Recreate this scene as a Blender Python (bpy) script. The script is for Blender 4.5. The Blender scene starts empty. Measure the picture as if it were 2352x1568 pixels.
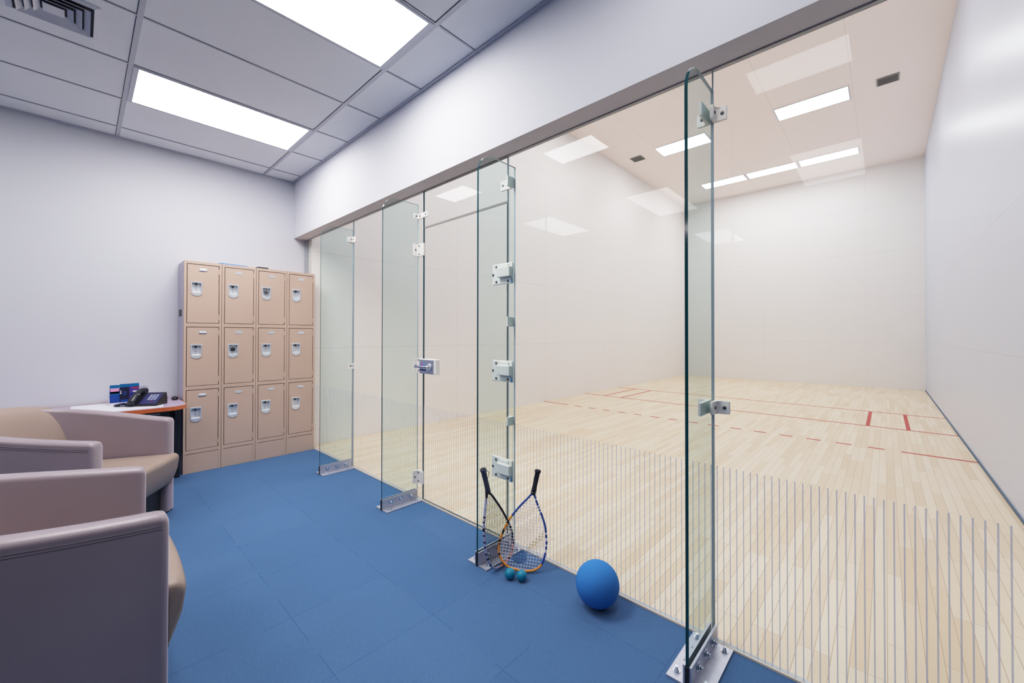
import bpy, bmesh, math, random
from mathutils import Vector, Matrix
random.seed(7)
C = bpy.context.scene.collection
PI = math.pi

# ------------------------------------------------------------------ materials
def lin(c):
    return tuple(((v/255.0)/12.92 if v/255.0 <= 0.04045 else ((v/255.0+0.055)/1.055)**2.4) for v in c)

class NT:
    def __init__(self, name):
        self.m = bpy.data.materials.new(name); self.m.use_nodes = True
        self.t = self.m.node_tree; self.t.nodes.clear()
        self.out = self.t.nodes.new('ShaderNodeOutputMaterial')
    def n(self, kind, **kw):
        x = self.t.nodes.new(kind)
        for k, v in kw.items(): setattr(x, k, v)
        return x
    def l(self, a, b): self.t.links.new(a, b)
    def math(self, op, a, b=None, clamp=False):
        x = self.n('ShaderNodeMath', operation=op, use_clamp=clamp)
        for i, v in enumerate((a, b)):
            if v is None: continue
            if isinstance(v, (int, float)): x.inputs[i].default_value = v
            else: self.l(v, x.inputs[i])
        return x.outputs[0]
    def mixc(self, f, a, b, blend='MIX'):
        x = self.n('ShaderNodeMix', data_type='RGBA', blend_type=blend)
        for s, v in ((x.inputs[0], f), (x.inputs[6], a), (x.inputs[7], b)):
            if isinstance(v, (int, float)): s.default_value = v
            elif isinstance(v, tuple): s.default_value = (*v[:3], 1)
            else: self.l(v, s)
        return x.outputs[2]
    def pos(self):
        return self.n('ShaderNodeTexCoord').outputs['Object']
    def sep(self, v):
        x = self.n('ShaderNodeSeparateXYZ'); self.l(v, x.inputs[0]); return x.outputs
    def noise(self, scale, detail=2.0, vec=None, rough=0.5):
        x = self.n('ShaderNodeTexNoise'); x.inputs['Scale'].default_value = scale
        x.inputs['Detail'].default_value = detail; x.inputs['Roughness'].default_value = rough
        self.l(vec if vec is not None else self.pos(), x.inputs['Vector']); return x.outputs[0]
    def scaled(self, v, s):
        x = self.n('ShaderNodeMapping'); x.inputs['Scale'].default_value = s; self.l(v, x.inputs['Vector']); return x.outputs[0]
    def bsdf(self, color, rough=0.5, metal=0.0, spec=0.5, bump=None, bstr=0.2, bdist=0.001, coat=0.0):
        b = self.n('ShaderNodeBsdfPrincipled')
        if isinstance(color, tuple): b.inputs['Base Color'].default_value = (*color[:3], 1)
        else: self.l(color, b.inputs['Base Color'])
        b.inputs['Roughness'].default_value = rough; b.inputs['Metallic'].default_value = metal
        b.inputs['Specular IOR Level'].default_value = spec
        b.inputs['Coat Weight'].default_value = coat
        if bump is not None:
            k = self.n('ShaderNodeBump'); k.inputs['Strength'].default_value = bstr
            k.inputs['Distance'].default_value = bdist
            self.l(bump, k.inputs['Height']); self.l(k.outputs[0], b.inputs['Normal'])
        self.l(b.outputs[0], self.out.inputs[0]); return b

def pm(name, rgb, rough=0.5, metal=0.0, spec=0.5, var=0.06, scale=30.0, bump=0.0, coat=0.0):
    """plain procedural material: colour with a faint noise variation"""
    t = NT(name); c = lin(rgb); nz = t.noise(scale, 3)
    col = t.mixc(nz, tuple(v*(1-var) for v in c), tuple(min(1, v*(1+var)) for v in c))
    t.bsdf(col, rough, metal, spec, bump=nz if bump else None, bstr=bump, coat=coat)
    return t.m

def emit(name, rgb, s):
    t = NT(name); e = t.n('ShaderNodeEmission'); e.inputs[0].default_value = (*lin(rgb), 1)
    e.inputs[1].default_value = s; t.l(e.outputs[0], t.out.inputs[0]); return t.m

def seam_mask(t, axis, period, offset, width):
    """1 on a thin line repeated along axis"""
    a = t.math('ADD', axis, -offset + width*0.5 + period*400)
    a = t.math('MODULO', a, period)
    return t.math('LESS_THAN', a, width)

M = {}
def build_materials():
    M['wall'] = pm('lounge_wall_paint', (202, 203, 211), 0.75, var=0.012, scale=180, bump=0.05)
    M['header'] = pm('header_wall_paint', (214, 215, 224), 0.75, var=0.012, scale=180, bump=0.05)
    M['soffit'] = pm('soffit_paint', (205, 200, 203), 0.8, var=0.01)
    M['dim'] = pm('rear_wall_paint', (58, 59, 70), 0.85, var=0.02)  # unseen walls kept dark to cut light bounced onto the chairs
    # ceiling tiles
    t = NT('acoustic_ceiling_tile'); p = t.pos()
    n1 = t.noise(260, 2, p); n2 = t.noise(3, 2, p)
    c = t.mixc(n1, lin((230, 231, 234)), lin((241, 242, 244)))
    c = t.mixc(t.math('MULTIPLY', n2, 0.25), c, lin((217, 219, 226)))
    t.bsdf(c, 0.9, spec=0.2, bump=n1, bstr=0.12); M['tile'] = t.m
    M['tee'] = pm('ceiling_tee_metal', (188, 190, 199), 0.5, var=0.03)
    M['shadow_gap'] = pm('dark_gap', (52, 54, 62), 0.9)  # dark colour painted in as shade for grid gaps and vent openings
    # carpet
    t = NT('blue_carpet_tile'); p = t.pos(); s = t.sep(p)
    n1 = t.noise(260, 3, p, 0.75); n2 = t.noise(1.4, 3, p); n3 = t.noise(70, 2, t.scaled(p, (1, 6, 1)))
    c = t.mixc(n1, lin((44, 74, 112)), lin((91, 120, 155)))
    c = t.mixc(t.math('MULTIPLY', n3, 0.35), c, lin((58, 98, 152)))
    c = t.mixc(t.math('MULTIPLY', n2, 0.35), c, lin((76, 110, 158)))
    n4 = t.noise(150, 2, t.scaled(p, (0.25, 1, 1)))
    c = t.mixc(t.math('MULTIPLY', t.math('GREATER_THAN', n4, 0.56), 0.05), c, lin((120, 150, 190)))
    # carpet tiles laid with a slightly different pile direction
    cx = t.math('FLOOR', t.math('DIVIDE', t.math('ADD', s[0], 2.09), 0.475))
    cy = t.math('FLOOR', t.math('DIVIDE', t.math('ADD', s[1], -0.70), 0.475))
    cmb = t.n('ShaderNodeCombineXYZ'); t.l(cx, cmb.inputs[0]); t.l(cy, cmb.inputs[1])
    wn = t.n('ShaderNodeTexWhiteNoise', noise_dimensions='2D'); t.l(cmb.outputs[0], wn.inputs['Vector'])
    c = t.mixc(t.math('MULTIPLY', wn.outputs['Value'], 0.12), c, lin((96, 126, 165)))
    m = t.math('MAXIMUM', seam_mask(t, s[0], 0.475, -2.09, 0.0022), seam_mask(t, s[1], 0.475, 0.70, 0.0022))
    br = t.math('GREATER_THAN', t.noise(5.0, 1, p), 0.47)
    c = t.mixc(t.math('MULTIPLY', t.math('MULTIPLY', m, br), 0.55), c, lin((30, 56, 98)))
    t.bsdf(c, 0.95, spec=0.15, bump=n1, bstr=0.5, bdist=0.003); M['carpet'] = t.m
    # maple court floor
    t = NT('maple_strip_floor'); p = t.pos()
    mp = t.n('ShaderNodeMapping'); mp.inputs['Rotation'].default_value = (0, 0, PI/2); t.l(p, mp.inputs['Vector'])
    bk = t.n('ShaderNodeTexBrick'); bk.offset = 0.37; bk.offset_frequency = 3; bk.squash = 1.0
    bk.inputs['Color1'].default_value = (*lin((224, 194, 152)), 1)
    bk.inputs['Color2'].default_value = (*lin((246, 230, 203)), 1)
    bk.inputs['Mortar'].default_value = (*lin((160, 124, 88)), 1)
    bk.inputs['Scale'].default_value = 1.0; bk.inputs['Mortar Size'].default_value = 0.0014
    bk.inputs['Mortar Smooth'].default_value = 0.3; bk.inputs['Bias'].default_value = 0.15
    bk.inputs['Brick Width'].default_value = 0.72; bk.inputs['Row Height'].default_value = 0.058
    t.l(mp.outputs[0], bk.inputs['Vector'])
    g = t.noise(7, 5, t.scaled(p, (9, 0.55, 1)), 0.65)
    bl = t.noise(1.1, 3, t.scaled(p, (1, 0.5, 1)))
    knots = t.math('GREATER_THAN', t.noise(3.2, 2, t.scaled(p, (5, 1.0, 1))), 0.71)
    c = t.mixc(t.math('MULTIPLY', g, 0.42), bk.outputs['Color'], lin((224, 194, 154)))
    c = t.mixc(t.math('MULTIPLY', bl, 0.3), c, lin((241, 229, 212)))
    c = t.mixc(t.math('MULTIPLY', knots, 0.5), c, lin((218, 184, 140)))
    t.bsdf(c, 0.3, spec=0.32, bump=g, bstr=0.02); M['maple'] = t.m
    M['redline'] = pm('red_court_line_paint', (186, 70, 62), 0.45, var=0.04, spec=0.25)
    # court walls with panel seams
    def court_wall(name, rgb, axis, off, line, rough=0.4, spec=0.4):
        t = NT(name); p = t.pos(); s = t.sep(p)
        a = t.math('MAXIMUM', seam_mask(t, s[2], 1.2, 0.0, 0.006), seam_mask(t, s[axis], 2.38, off, 0.005))
        n2 = t.noise(0.9, 3, p); c0 = lin(rgb)
        c = t.mixc(n2, tuple(v*0.985 for v in c0), tuple(min(1, v*1.015) for v in c0))
        brk = t.math('ADD', t.math('MULTIPLY', t.noise(0.5, 1, p), 0.5), 0.16)
        c = t.mixc(t.math('MULTIPLY', a, brk), c, lin(line))
        sm = t.math('GREATER_THAN', t.noise(2.4, 4, t.scaled(p, (2, 2, 1))), 0.74)
        c = t.mixc(t.math('MULTIPLY', sm, 0.08), c, lin((170, 165, 165)))
        t.bsdf(c, rough, spec=spec); return t.m
    M['court_front'] = court_wall('court_front_panel', (238, 235, 233), 0, -0.379, (176, 172, 172), 0.45)
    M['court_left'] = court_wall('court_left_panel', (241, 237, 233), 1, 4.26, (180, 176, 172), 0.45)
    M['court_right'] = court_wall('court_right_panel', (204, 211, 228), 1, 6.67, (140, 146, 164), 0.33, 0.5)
    t = NT('court_ceiling_panel'); p = t.pos(); s = t.sep(p)
    a = t.math('MAXIMUM', seam_mask(t, s[0], 1.22, -0.42, 0.008), seam_mask(t, s[1], 2.44, 9.45, 0.008))
    c = t.mixc(t.math('MULTIPLY', a, 0.35), lin((250, 240, 236)), lin((190, 180, 178)))
    t.bsdf(c, 0.6, spec=0.3); M['court_ceiling'] = t.m
    M['basedark'] = pm('dark_wall_base', (84, 104, 124), 0.7)
    # glass
    def glass(name, tint, gloss, stripes=False):
        t = NT(name); geo = t.n('ShaderNodeNewGeometry')
        dp = t.n('ShaderNodeVectorMath', operation='DOT_PRODUCT')
        t.l(geo.outputs['Incoming'], dp.inputs[0]); t.l(geo.outputs['Normal'], dp.inputs[1])
        cth = t.math('ABSOLUTE', dp.outputs['Value'])
        f = t.math('POWER', t.math('SUBTRACT', 1.0, cth), 5.0)
        f = t.math('ADD', t.math('MULTIPLY', f, 0.75), 0.06, clamp=True)
        tr = t.n('ShaderNodeBsdfTransparent'); tr.inputs[0].default_value = (*tint, 1)
        gl = t.n('ShaderNodeBsdfGlossy'); gl.inputs['Roughness'].default_value = 0.0
        gl.inputs[0].default_value = (gloss, gloss*1.0, gloss*1.02, 1)
        mx = t.n('ShaderNodeMixShader'); t.l(f, mx.inputs[0]); t.l(tr.outputs[0], mx.inputs[1]); t.l(gl.outputs[0], mx.inputs[2])
        res = mx.outputs[0]
        if stripes:
            s = t.sep(t.pos())
            a = seam_mask(t, s[0], 0.0258, -0.0845, 0.0046)
            z = t.math('LESS_THAN', s[2], 0.778)
            mk = t.math('MULTIPLY', t.math('MULTIPLY', a, z), 0.74)
            df = t.n('ShaderNodeBsdfDiffuse'); df.inputs[0].default_value = (*lin((150, 164, 196)), 1)
            tl = t.n('ShaderNodeBsdfTranslucent'); tl.inputs[0].default_value = (*lin((180, 192, 218)), 1)
            ad = t.n('ShaderNodeMixShader'); ad.inputs[0].default_value = 0.5
            t.l(df.outputs[0], ad.inputs[1]); t.l(tl.outputs[0], ad.inputs[2])
            m2 = t.n('ShaderNodeMixShader'); t.l(mk, m2.inputs[0]); t.l(res, m2.inputs[1]); t.l(ad.outputs[0], m2.inputs[2])
            res = m2.outputs[0]
        t.l(res, t.out.inputs[0]); return t.m
    M['glass_striped'] = glass('glass_with_frosted_stripes', (0.985, 0.99, 0.985), GLOSS, True)
    M['glass_fin'] = glass('tinted_fin_glass', (0.905, 0.966, 0.962), GLOSS*0.6)
    t = NT('clear_glass_rear_face'); tr = t.n('ShaderNodeBsdfTransparent'); tr.inputs[0].default_value = (0.985, 0.99, 0.985, 1)
    t.l(tr.outputs[0], t.out.inputs[0]); M['glass_rear'] = t.m
    t = NT('tinted_glass_rear_face'); tr = t.n('ShaderNodeBsdfTransparent'); tr.inputs[0].default_value = (0.905, 0.966, 0.962, 1)
    t.l(tr.outputs[0], t.out.inputs[0]); M['glass_fin_rear'] = t.m
    M['edge_teal'] = pm('dark_teal_glass_edge', (12, 62, 70), 0.08, spec=0.6, var=0.25, scale=3)
    M['edge_pale'] = pm('pale_glass_edge', (168, 182, 190), 0.2, var=0.05)
    M['silicone'] = pm('clear_joint_silicone', (166, 168, 176), 0.4)
    M['alu'] = pm('aluminium_channel', (186, 190, 200), 0.35, 0.7, var=0.04)
    M['headtrim'] = pm('grey_pink_head_channel', (150, 138, 142), 0.5)
    M['threshold'] = pm('pale_threshold_strip', (216, 200, 186), 0.5)
    # hardware
    M['steel'] = pm('galvanised_steel', (190, 192, 206), 0.38, 0.55, var=0.10, scale=40)
    M['bolt'] = pm('bright_bolt_steel', (200, 208, 220), 0.2, 0.9, var=0.05)
    M['screw'] = pm('dark_screw_steel', (112, 112, 118), 0.3, 0.8)
    M['nylon'] = pm('white_nylon_fitting', (252, 247, 240), 0.4, var=0.01)
    M['latchplate'] = pm('brushed_latch_plate', (166, 170, 194), 0.3, 0.6, var=0.06, scale=90)
    M['chrome'] = pm('chrome', (226, 228, 234), 0.22, 0.55, var=0.02)
    M['chrome_pan'] = pm('pressed_steel_pan', (232, 234, 240), 0.3, 0.35, var=0.06)
    M['indicator'] = pm('pink_red_indicator', (206, 84, 150), 0.4)
    M['blueink'] = pm('dark_blue_print', (22, 44, 104), 0.5)
    M['lightblue'] = pm('light_blue_print', (84, 150, 206), 0.5)
    # lockers
    M['locker'] = pm('tan_locker_enamel', (190, 164, 148), 0.32, var=0.02, scale=60, spec=0.4)
    M['lockerside'] = pm('grey_lavender_locker_side', (178, 172, 190), 0.4, var=0.02)
    M['reveal'] = pm('door_gap_shade', (58, 40, 40), 0.8)  # dark brown paints shade into the gaps around the doors
    M['black'] = pm('black_plastic', (26, 27, 33), 0.45, var=0.1)
    M['blackmetal'] = pm('black_metal', (24, 25, 32), 0.4, var=0.1)
    M['card'] = pm('white_name_card', (232, 234, 240), 0.5)
    # chairs
    t = NT('taupe_vinyl'); p = t.pos(); n1 = t.noise(160, 3, p); n2 = t.noise(4, 2, p)
    c = t.mixc(n2, lin((138, 124, 132)), lin((150, 136, 142)))
    q = t.bsdf(c, 0.34, spec=0.5, bump=n1, bstr=0.06)
    q.inputs['Sheen Weight'].default_value = 1.0; q.inputs['Sheen Roughness'].default_value = 0.35; q.inputs['Sheen Tint'].default_value = (0.82, 0.78, 0.88, 1); M['vinyl'] = t.m  # sheen put in to brighten arm tops like stronger overhead light
    t = NT('taupe_vinyl_cushion'); p = t.pos(); n1 = t.noise(160, 3, p); n2 = t.noise(4, 2, p)
    c = t.mixc(n2, lin((142, 125, 116)), lin((156, 138, 127)))
    t.bsdf(c, 0.45, spec=0.35, bump=n1, bstr=0.06); M['vinyl_seat'] = t.m
    M['stitch'] = pm('taupe_seam_piping', (122, 110, 116), 0.5)
    # desk
    M['laminate'] = pm('lavender_grey_laminate', (166, 152, 176), 0.35, var=0.03)
    t = NT('cherry_wood_edge'); p = t.pos(); g = t.noise(30, 4, t.scaled(p, (1, 1, 9)))
    t.bsdf(t.mixc(g, lin((176, 84, 44)), lin((206, 112, 66))), 0.35); M['cherry'] = t.m
    M['pad'] = pm('white_desk_pad', (226, 226, 236), 0.45, var=0.01)
    M['phone'] = pm('black_phone_plastic', (24, 25, 36), 0.3, var=0.1)
    M['phone_navy'] = pm('navy_phone_face', (34, 36, 84), 0.35)
    M['key'] = pm('grey_phone_key', (150, 158, 188), 0.4)
    M['acrylic'] = pm('pale_lavender_acrylic', (214, 206, 226), 0.2)
    M['teal'] = pm('teal_blue_print', (0, 96, 150), 0.4, var=0.12)
    M['royal'] = pm('royal_blue_print', (16, 62, 142), 0.4, var=0.2, scale=14)
    M['navy'] = pm('near_black_navy_print', (26, 26, 54), 0.4, var=0.2)
    M['purple'] = pm('purple_print', (74, 60, 138), 0.4, var=0.4, scale=40)
    M['redprint'] = pm('red_print', (170, 44, 60), 0.4)
    M['pinkprint'] = pm('pink_print', (232, 150, 190), 0.4)
    M['greyshape'] = pm('pale_grey_shape', (158, 164, 178), 0.6)
    M['folder'] = pm('blue_folder_cover', (64, 134, 196), 0.4)
    # sport
    M['ball'] = pm('blue_playground_rubber', (58, 124, 198), 0.8, var=0.05, scale=8, spec=0.15)
    M['ballseam'] = pm('blue_rubber_seam', (58, 122, 190), 0.55)
    M['rball'] = pm('teal_rubber', (0, 128, 160), 0.5, var=0.06, scale=60)
    M['grip_black'] = pm('black_rubber_grip', (24, 24, 38), 0.7, bump=0.2, scale=300)
    M['grip_grey'] = pm('charcoal_grip_wrap', (66, 72, 92), 0.7, bump=0.2, scale=300)
    M['f_blue'] = pm('blue_frame_lacquer', (30, 66, 150), 0.25, var=0.1)
    M['f_orange'] = pm('orange_frame_lacquer', (226, 140, 44), 0.25, var=0.12)
    M['f_white'] = pm('white_frame_mark', (222, 226, 238), 0.3)
    M['f_black'] = pm('black_frame_lacquer', (30, 26, 36), 0.25, var=0.1)
    M['f_silver'] = pm('silver_lavender_frame_lacquer', (160, 162, 196), 0.25, var=0.1)
    M['f_pink'] = pm('salmon_frame_lacquer', (214, 128, 108), 0.3, var=0.1)
    M['s_white'] = pm('white_string', (232, 230, 246), 0.4)
    M['s_black'] = pm('dark_string', (30, 32, 42), 0.4)
    M['s_navy'] = pm('navy_stencilled_string', (28, 54, 112), 0.5)
    M['s_olive'] = pm('yellow_olive_string', (128, 114, 58), 0.4)
    M['vent'] = pm('grey_vent_metal', (206, 207, 214), 0.5, var=0.03)
    M['ventdark'] = pm('dark_vent_throat', (56, 58, 70), 0.9)
    M['courtvent'] = pm('court_vent_metal', (150, 150, 146), 0.45, 0.3, var=0.05)
    M['fixture'] = pm('light_fixture_frame', (196, 198, 208), 0.45, var=0.02)
    M['diff_lounge'] = emit('lounge_light_diffuser', (255, 252, 252), E_LOUNGE)
    M['diff_dim'] = emit('lounge_light_diffuser_dim', (255, 252, 252), E_DIM)
    M['diff_mid'] = emit('lounge_light_diffuser_mid', (255, 252, 252), E_MID)
    M['diff_court'] = emit('court_light_diffuser', (246, 250, 255), E_COURT)

GLOSS = 0.42
E_LOUNGE = 22.0
E_DIM = 6.5
E_MID = 10.0
E_COURT = 19.0
build_materials()

# ------------------------------------------------------------------ mesh helpers
def box(bm, x0, x1, y0, y1, z0, z1, bev=0.0, mi=0, seg=2):
    vs = [bm.verts.new((x, y, z)) for x in (x0, x1) for y in (y0, y1) for z in (z0, z1)]
    F = [(0, 1, 3, 2), (4, 6, 7, 5), (0, 4, 5, 1), (2, 3, 7, 6), (0, 2, 6, 4), (1, 5, 7, 3)]
    fs = [bm.faces.new([vs[i] for i in f]) for f in F]
    for f in fs: f.material_index = mi
    if bev > 0:
        es = list({e for f in fs for e in f.edges})
        r = bmesh.ops.bevel(bm, geom=es, offset=bev, segments=seg, profile=0.5, affect='EDGES')
        for f in r['faces']: f.material_index = mi
    return vs

def prism(bm, pts, axis, a, b, mi=0):
    """extrude a 2D outline along an axis: axis 'x' -> (y,z) outline, 'y' -> (x,z), 'z' -> (x,y)"""
    def P(p, v):
        return {'x': (v, p[0], p[1]), 'y': (p[0], v, p[1]), 'z': (p[0], p[1], v)}[axis]
    A = [bm.verts.new(P(p, a)) for p in pts]; B = [bm.verts.new(P(p, b)) for p in pts]
    n = len(pts)
    f1 = bm.faces.new(A); f2 = bm.faces.new(B[::-1]); f1.material_index = f2.material_index = mi
    for i in range(n):
        f = bm.faces.new((A[i], A[(i+1) % n], B[(i+1) % n], B[i])); f.material_index = mi
    return f1, f2

def cyl(bm, p0, p1, r0, r1=None, seg=20, mi=0, cap=True):
    r1 = r0 if r1 is None else r1
    p0 = Vector(p0); p1 = Vector(p1); d = (p1-p0).normalized()
    u = d.orthogonal().normalized(); w = d.cross(u)
    A = [bm.verts.new(p0+(u*math.cos(2*PI*i/seg)+w*math.sin(2*PI*i/seg))*r0) for i in range(seg)]
    B = [bm.verts.new(p1+(u*math.cos(2*PI*i/seg)+w*math.sin(2*PI*i/seg))*r1) for i in range(seg)]
    for i in range(seg):
        f = bm.faces.new((A[i], A[(i+1) % seg], B[(i+1) % seg], B[i])); f.material_index = mi; f.smooth = True
    if cap:
        bm.faces.new(A[::-1]).material_index = mi; bm.faces.new(B).material_index = mi

def tube(bm, pts, r, seg=10, closed=False, mi=None, radii=None):
    pts = [Vector(p) for p in pts]; n = len(pts); rings = []; up = None
    for i, p in enumerate(pts):
        a = pts[(i-1) % n] if (closed or i > 0) else p
        b = pts[(i+1) % n] if (closed or i < n-1) else p
        d = (b-a).normalized()
        if up is None: up = d.orthogonal().normalized()
        up = (up - d*up.dot(d)).normalized(); w = d.cross(up)
        rr = radii[i] if radii else r
        rings.append([bm.verts.new(p+(up*math.cos(2*PI*k/seg)+w*math.sin(2*PI*k/seg))*rr) for k in range(seg)])
    for i in range(n if closed else n-1):
        A = rings[i]; B = rings[(i+1) % n]
        for k in range(seg):
            f = bm.faces.new((A[k], A[(k+1) % seg], B[(k+1) % seg], B[k])); f.smooth = True
            if mi is not None: f.material_index = mi(i) if callable(mi) else mi
    if not closed:
        for R, rev in ((rings[0], True), (rings[-1], False)):
            f = bm.faces.new(R[::-1] if rev else R)
            if mi is not None: f.material_index = mi(0 if rev else n-2) if callable(mi) else mi

def sphere(bm, c, r, u=40, v=24, mi=0):
    res = bmesh.ops.create_uvsphere(bm, u_segments=u, v_segments=v, radius=r, matrix=Matrix.Translation(c))
    for x in res['verts']:
        for f in x.link_faces: f.smooth = True; f.material_index = mi

def obj(name, bm, mats, parent=None, smooth=False, label=None, loc=None):
    bmesh.ops.recalc_face_normals(bm, faces=bm.faces)
    me = bpy.data.meshes.new(name); bm.to_mesh(me); bm.free()
    for m in (mats if isinstance(mats, (list, tuple)) else [mats]): me.materials.append(M[m] if isinstance(m, str) else m)
    if smooth:
        for p in me.polygons: p.use_smooth = True
    o = bpy.data.objects.new(name, me); C.objects.link(o)
    if parent is not None: o.parent = parent
    if loc is not None: o.location = loc
    if label: o['label'] = label
    return o

def sharp(o, deg=35):
    """smooth shading with sharp edges over an angle"""
    me = o.data; b = bmesh.new(); b.from_mesh(me)
    for f in b.faces: f.smooth = True
    for e in b.edges:
        e.smooth = not (len(e.link_faces) == 2 and e.calc_face_angle(0) > math.radians(deg))
    b.to_mesh(me); b.free(); return o

def thing(name, label, cat, loc=(0, 0, 0), rz=0.0, group=None):
    o = bpy.data.objects.new(name, None); C.objects.link(o); o.location = loc; o.rotation_euler = (0, 0, rz)
    o.empty_display_size = 0.1
    tag(o, label, cat, group); return o
def tag(o, label, cat, group=None):
    o['label'] = label; o['category'] = cat
    if group: o['group'] = group
    return o
def struct(name, bm, mats, parent=None):
    o = obj(name, bm, mats, parent)
    if parent is None: o['kind'] = 'structure'
    return o
def dup(root, loc, rz=None, label=None, group=None):
    r = root.copy(); C.objects.link(r); r.location = loc
    if rz is not None: r.rotation_euler = (0, 0, rz)
    if label: r['label'] = label
    if group: r['group'] = group
    for ch in list(root.children):
        c = ch.copy(); C.objects.link(c); c.parent = r
        for g in ch.children:
            d = g.copy(); C.objects.link(d); d.parent = c
    return r
BM = bmesh.new

# ------------------------------------------------------------------ key dimensions (metres)
GY = 1.926            # glass front face
GT = 0.0127           # glass thickness
XW = -5.3325          # lounge end wall
XL, XR = -5.196, 0.734
YF = 14.446; ZC = 5.92
YS = 1.787; ZS = 2.549; ZL = 3.241
XE = 1.35; YB = -5.6

# ------------------------------------------------------------------ the shell
b = BM(); box(b, XW-0.12, XE+0.12, YB-0.12, GY+0.02, -0.12, 0); struct('floor', b, 'carpet')
b = BM(); box(b, XL-0.14, XR+0.12, GY+0.02, YF+0.12, -0.12, 0.0)
def line(x0, x1, y0, y1): box(b, x0, x1, y0, y1, 0.0, 0.0006, mi=1)
yd, ysh, ysv, lw = 6.575, 8.145, 9.73, 0.025
line(XL, XR, ysh-lw, ysh+lw); line(XL, XR, ysv-lw, ysv+lw)
for x in (-0.205, 0.238, -4.70, -4.29): line(x-0.0235, x+0.0235, ysh+lw, ysv-lw)
line(XL, -4.60, yd-lw, yd+lw); line(0.128, XR, yd-lw, yd+lw)
dashes = [-4.445+0.3058*k for k in range(15)]
for x in dashes: line(x, x+0.152, yd-lw, yd+lw)
struct('floor_court', b, ['maple', 'redline'])

b = BM(); box(b, XW-0.12, XW, YB, GY+0.14, 0, ZL+0.25); struct('wall_left', b, 'wall')
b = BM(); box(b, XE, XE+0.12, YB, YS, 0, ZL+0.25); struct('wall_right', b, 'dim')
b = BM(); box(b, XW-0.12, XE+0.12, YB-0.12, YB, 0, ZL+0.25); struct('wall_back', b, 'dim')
b = BM()
box(b, XW, XE+0.12, YS, GY+0.02, ZS, ZC+0.1)
for f in b.faces:
    if f.calc_center_median().z < ZS+0.001: f.material_index = 1
struct('wall_header', b, ['header', 'soffit'])
b = BM(); box(b, XR+0.004, XE+0.12, YS, GY+0.02, 0, ZS); struct('wall_pier', b, 'header')
b = BM(); box(b, XL-0.12, XL, GY+0.021, YF, 0, ZC+0.1); struct('wall_court_left', b, 'court_left')
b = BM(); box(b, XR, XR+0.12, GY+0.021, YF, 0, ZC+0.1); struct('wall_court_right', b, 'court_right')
b = BM(); box(b, XL-0.12, XR+0.12, YF, YF+0.12, 0, ZC+0.1); struct('wall_court_front', b, 'court_front')
b = BM(); box(b, XL-0.12, XR+0.12, GY+0.021, YF+0.12, ZC, ZC+0.12); struct('ceiling_court', b, 'court_ceiling')
b = BM(); box(b, XR-0.014, XR-0.0005, GY+0.03, YF-0.001, 0.0008, 0.012); struct('baseboard_court_right', b, 'basedark')

# ceiling of the lounge: 2 x 4 ft lay-in grid
XT = [-5.07+0.617*k for k in range(11)]
YT = [1.46, 0.23, -1.13, -2.37, -3.77, -5.02]
b = BM(); box(b, XW, XE, YB, YS, ZL, ZL+0.05); struct('ceiling', b, 'tile')
b = BM()
tw, th = 0.012, 0.004
for x in XT: box(b, x-tw*0.55, x+tw*0.55, YB, YS, ZL-th, ZL-0.0002)
for y in YT: box(b, XW, XE, y-tw*1.15, y+tw*1.15, ZL-th-0.0006, ZL-0.0002)
struct('trim_1', b, 'tee')
b = BM()
for x in XT:
    box(b, x+tw*0.55, x+tw*0.55+0.0028, YB, YS, ZL-0.0022, ZL-0.0001)
for y in YT:
    box(b, XW, XE, y-tw*1.15-0.003, y-tw*1.15, ZL-0.0022, ZL-0.0001)
struct('tee_shade_strips', b, 'shadow_gap')  # dark strips painting a shade line along one side of each tee
b = BM()
box(b, XW, XW+0.022, YB, YS, ZL-0.009, ZL-0.0005); box(b, XW+0.022, XE, YS-0.022, YS, ZL-0.009, ZL-0.0005)
struct('trim_3', b, 'tee')
# channels that hold the glass
b = BM(); box(b, XW+0.0, XR, GY-0.006, GY+0.0195, ZS-0.0045, ZS-0.0003); struct('trim_4', b, 'headtrim')
b = BM(); box(b, XW+0.001, XR, GY-0.010, GY+0.0195, 0.0, 0.009); struct('trim_5', b, 'threshold')
b = BM(); box(b, XW+0.001, XW+0.032, GY-0.012, GY+0.0195, 0.0095, ZS-0.0050); struct('trim_6', b, 'alu')

# ------------------------------------------------------------------ glass wall and door
def pane(bm, x0, x1, z0, z1, y0=GY, y1=GY+GT):
    box(bm, x0, x1, y0, y1, z0, z1)
    bm.faces.ensure_lookup_table()
    for f in bm.faces:
        c = f.calc_center_median()
        if abs(c.y-y0) < 1e-5: f.material_index = 0
        elif abs(c.y-y1) < 1e-5: f.material_index = 1
        else: f.material_index = 2
J = [XW+0.034, -4.044, -2.793, -1.833, -0.5645, XR]
g = 0.0022
wins = [(J[0], J[1]-g, 0.0095, ZS-0.0050), (J[1]+g, J[2]-g, 0.0095, ZS-0.0050), (J[2]+g, J[3]-g, 2.247, ZS-0.0050),
        (J[3]+g, J[4]-g, 0.0095, ZS-0.0050), (J[4]+g, J[5]-0.001, 0.0095, ZS-0.0050)]
for i, (x0, x1, z0, z1) in enumerate(wins):
    b = BM(); pane(b, x0, x1, z0, z1)
    struct('window_%d' % (i+1), b, ['glass_striped', 'glass_rear', 'edge_teal' if i == 2 else 'edge_pale'])
b = BM()
for x in (J[1], J[4]): box(b, x-g+0.0002, x+g-0.0002, GY+0.0005, GY+GT-0.0005, 0.0097, ZS-0.0052)
for x in (J[2], J[3]): box(b, x-g+0.0002, x+g-0.0002, GY+0.0005, GY+GT-0.0005, 2.250, ZS-0.0052)
struct('trim_7', b, 'silicone')

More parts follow.
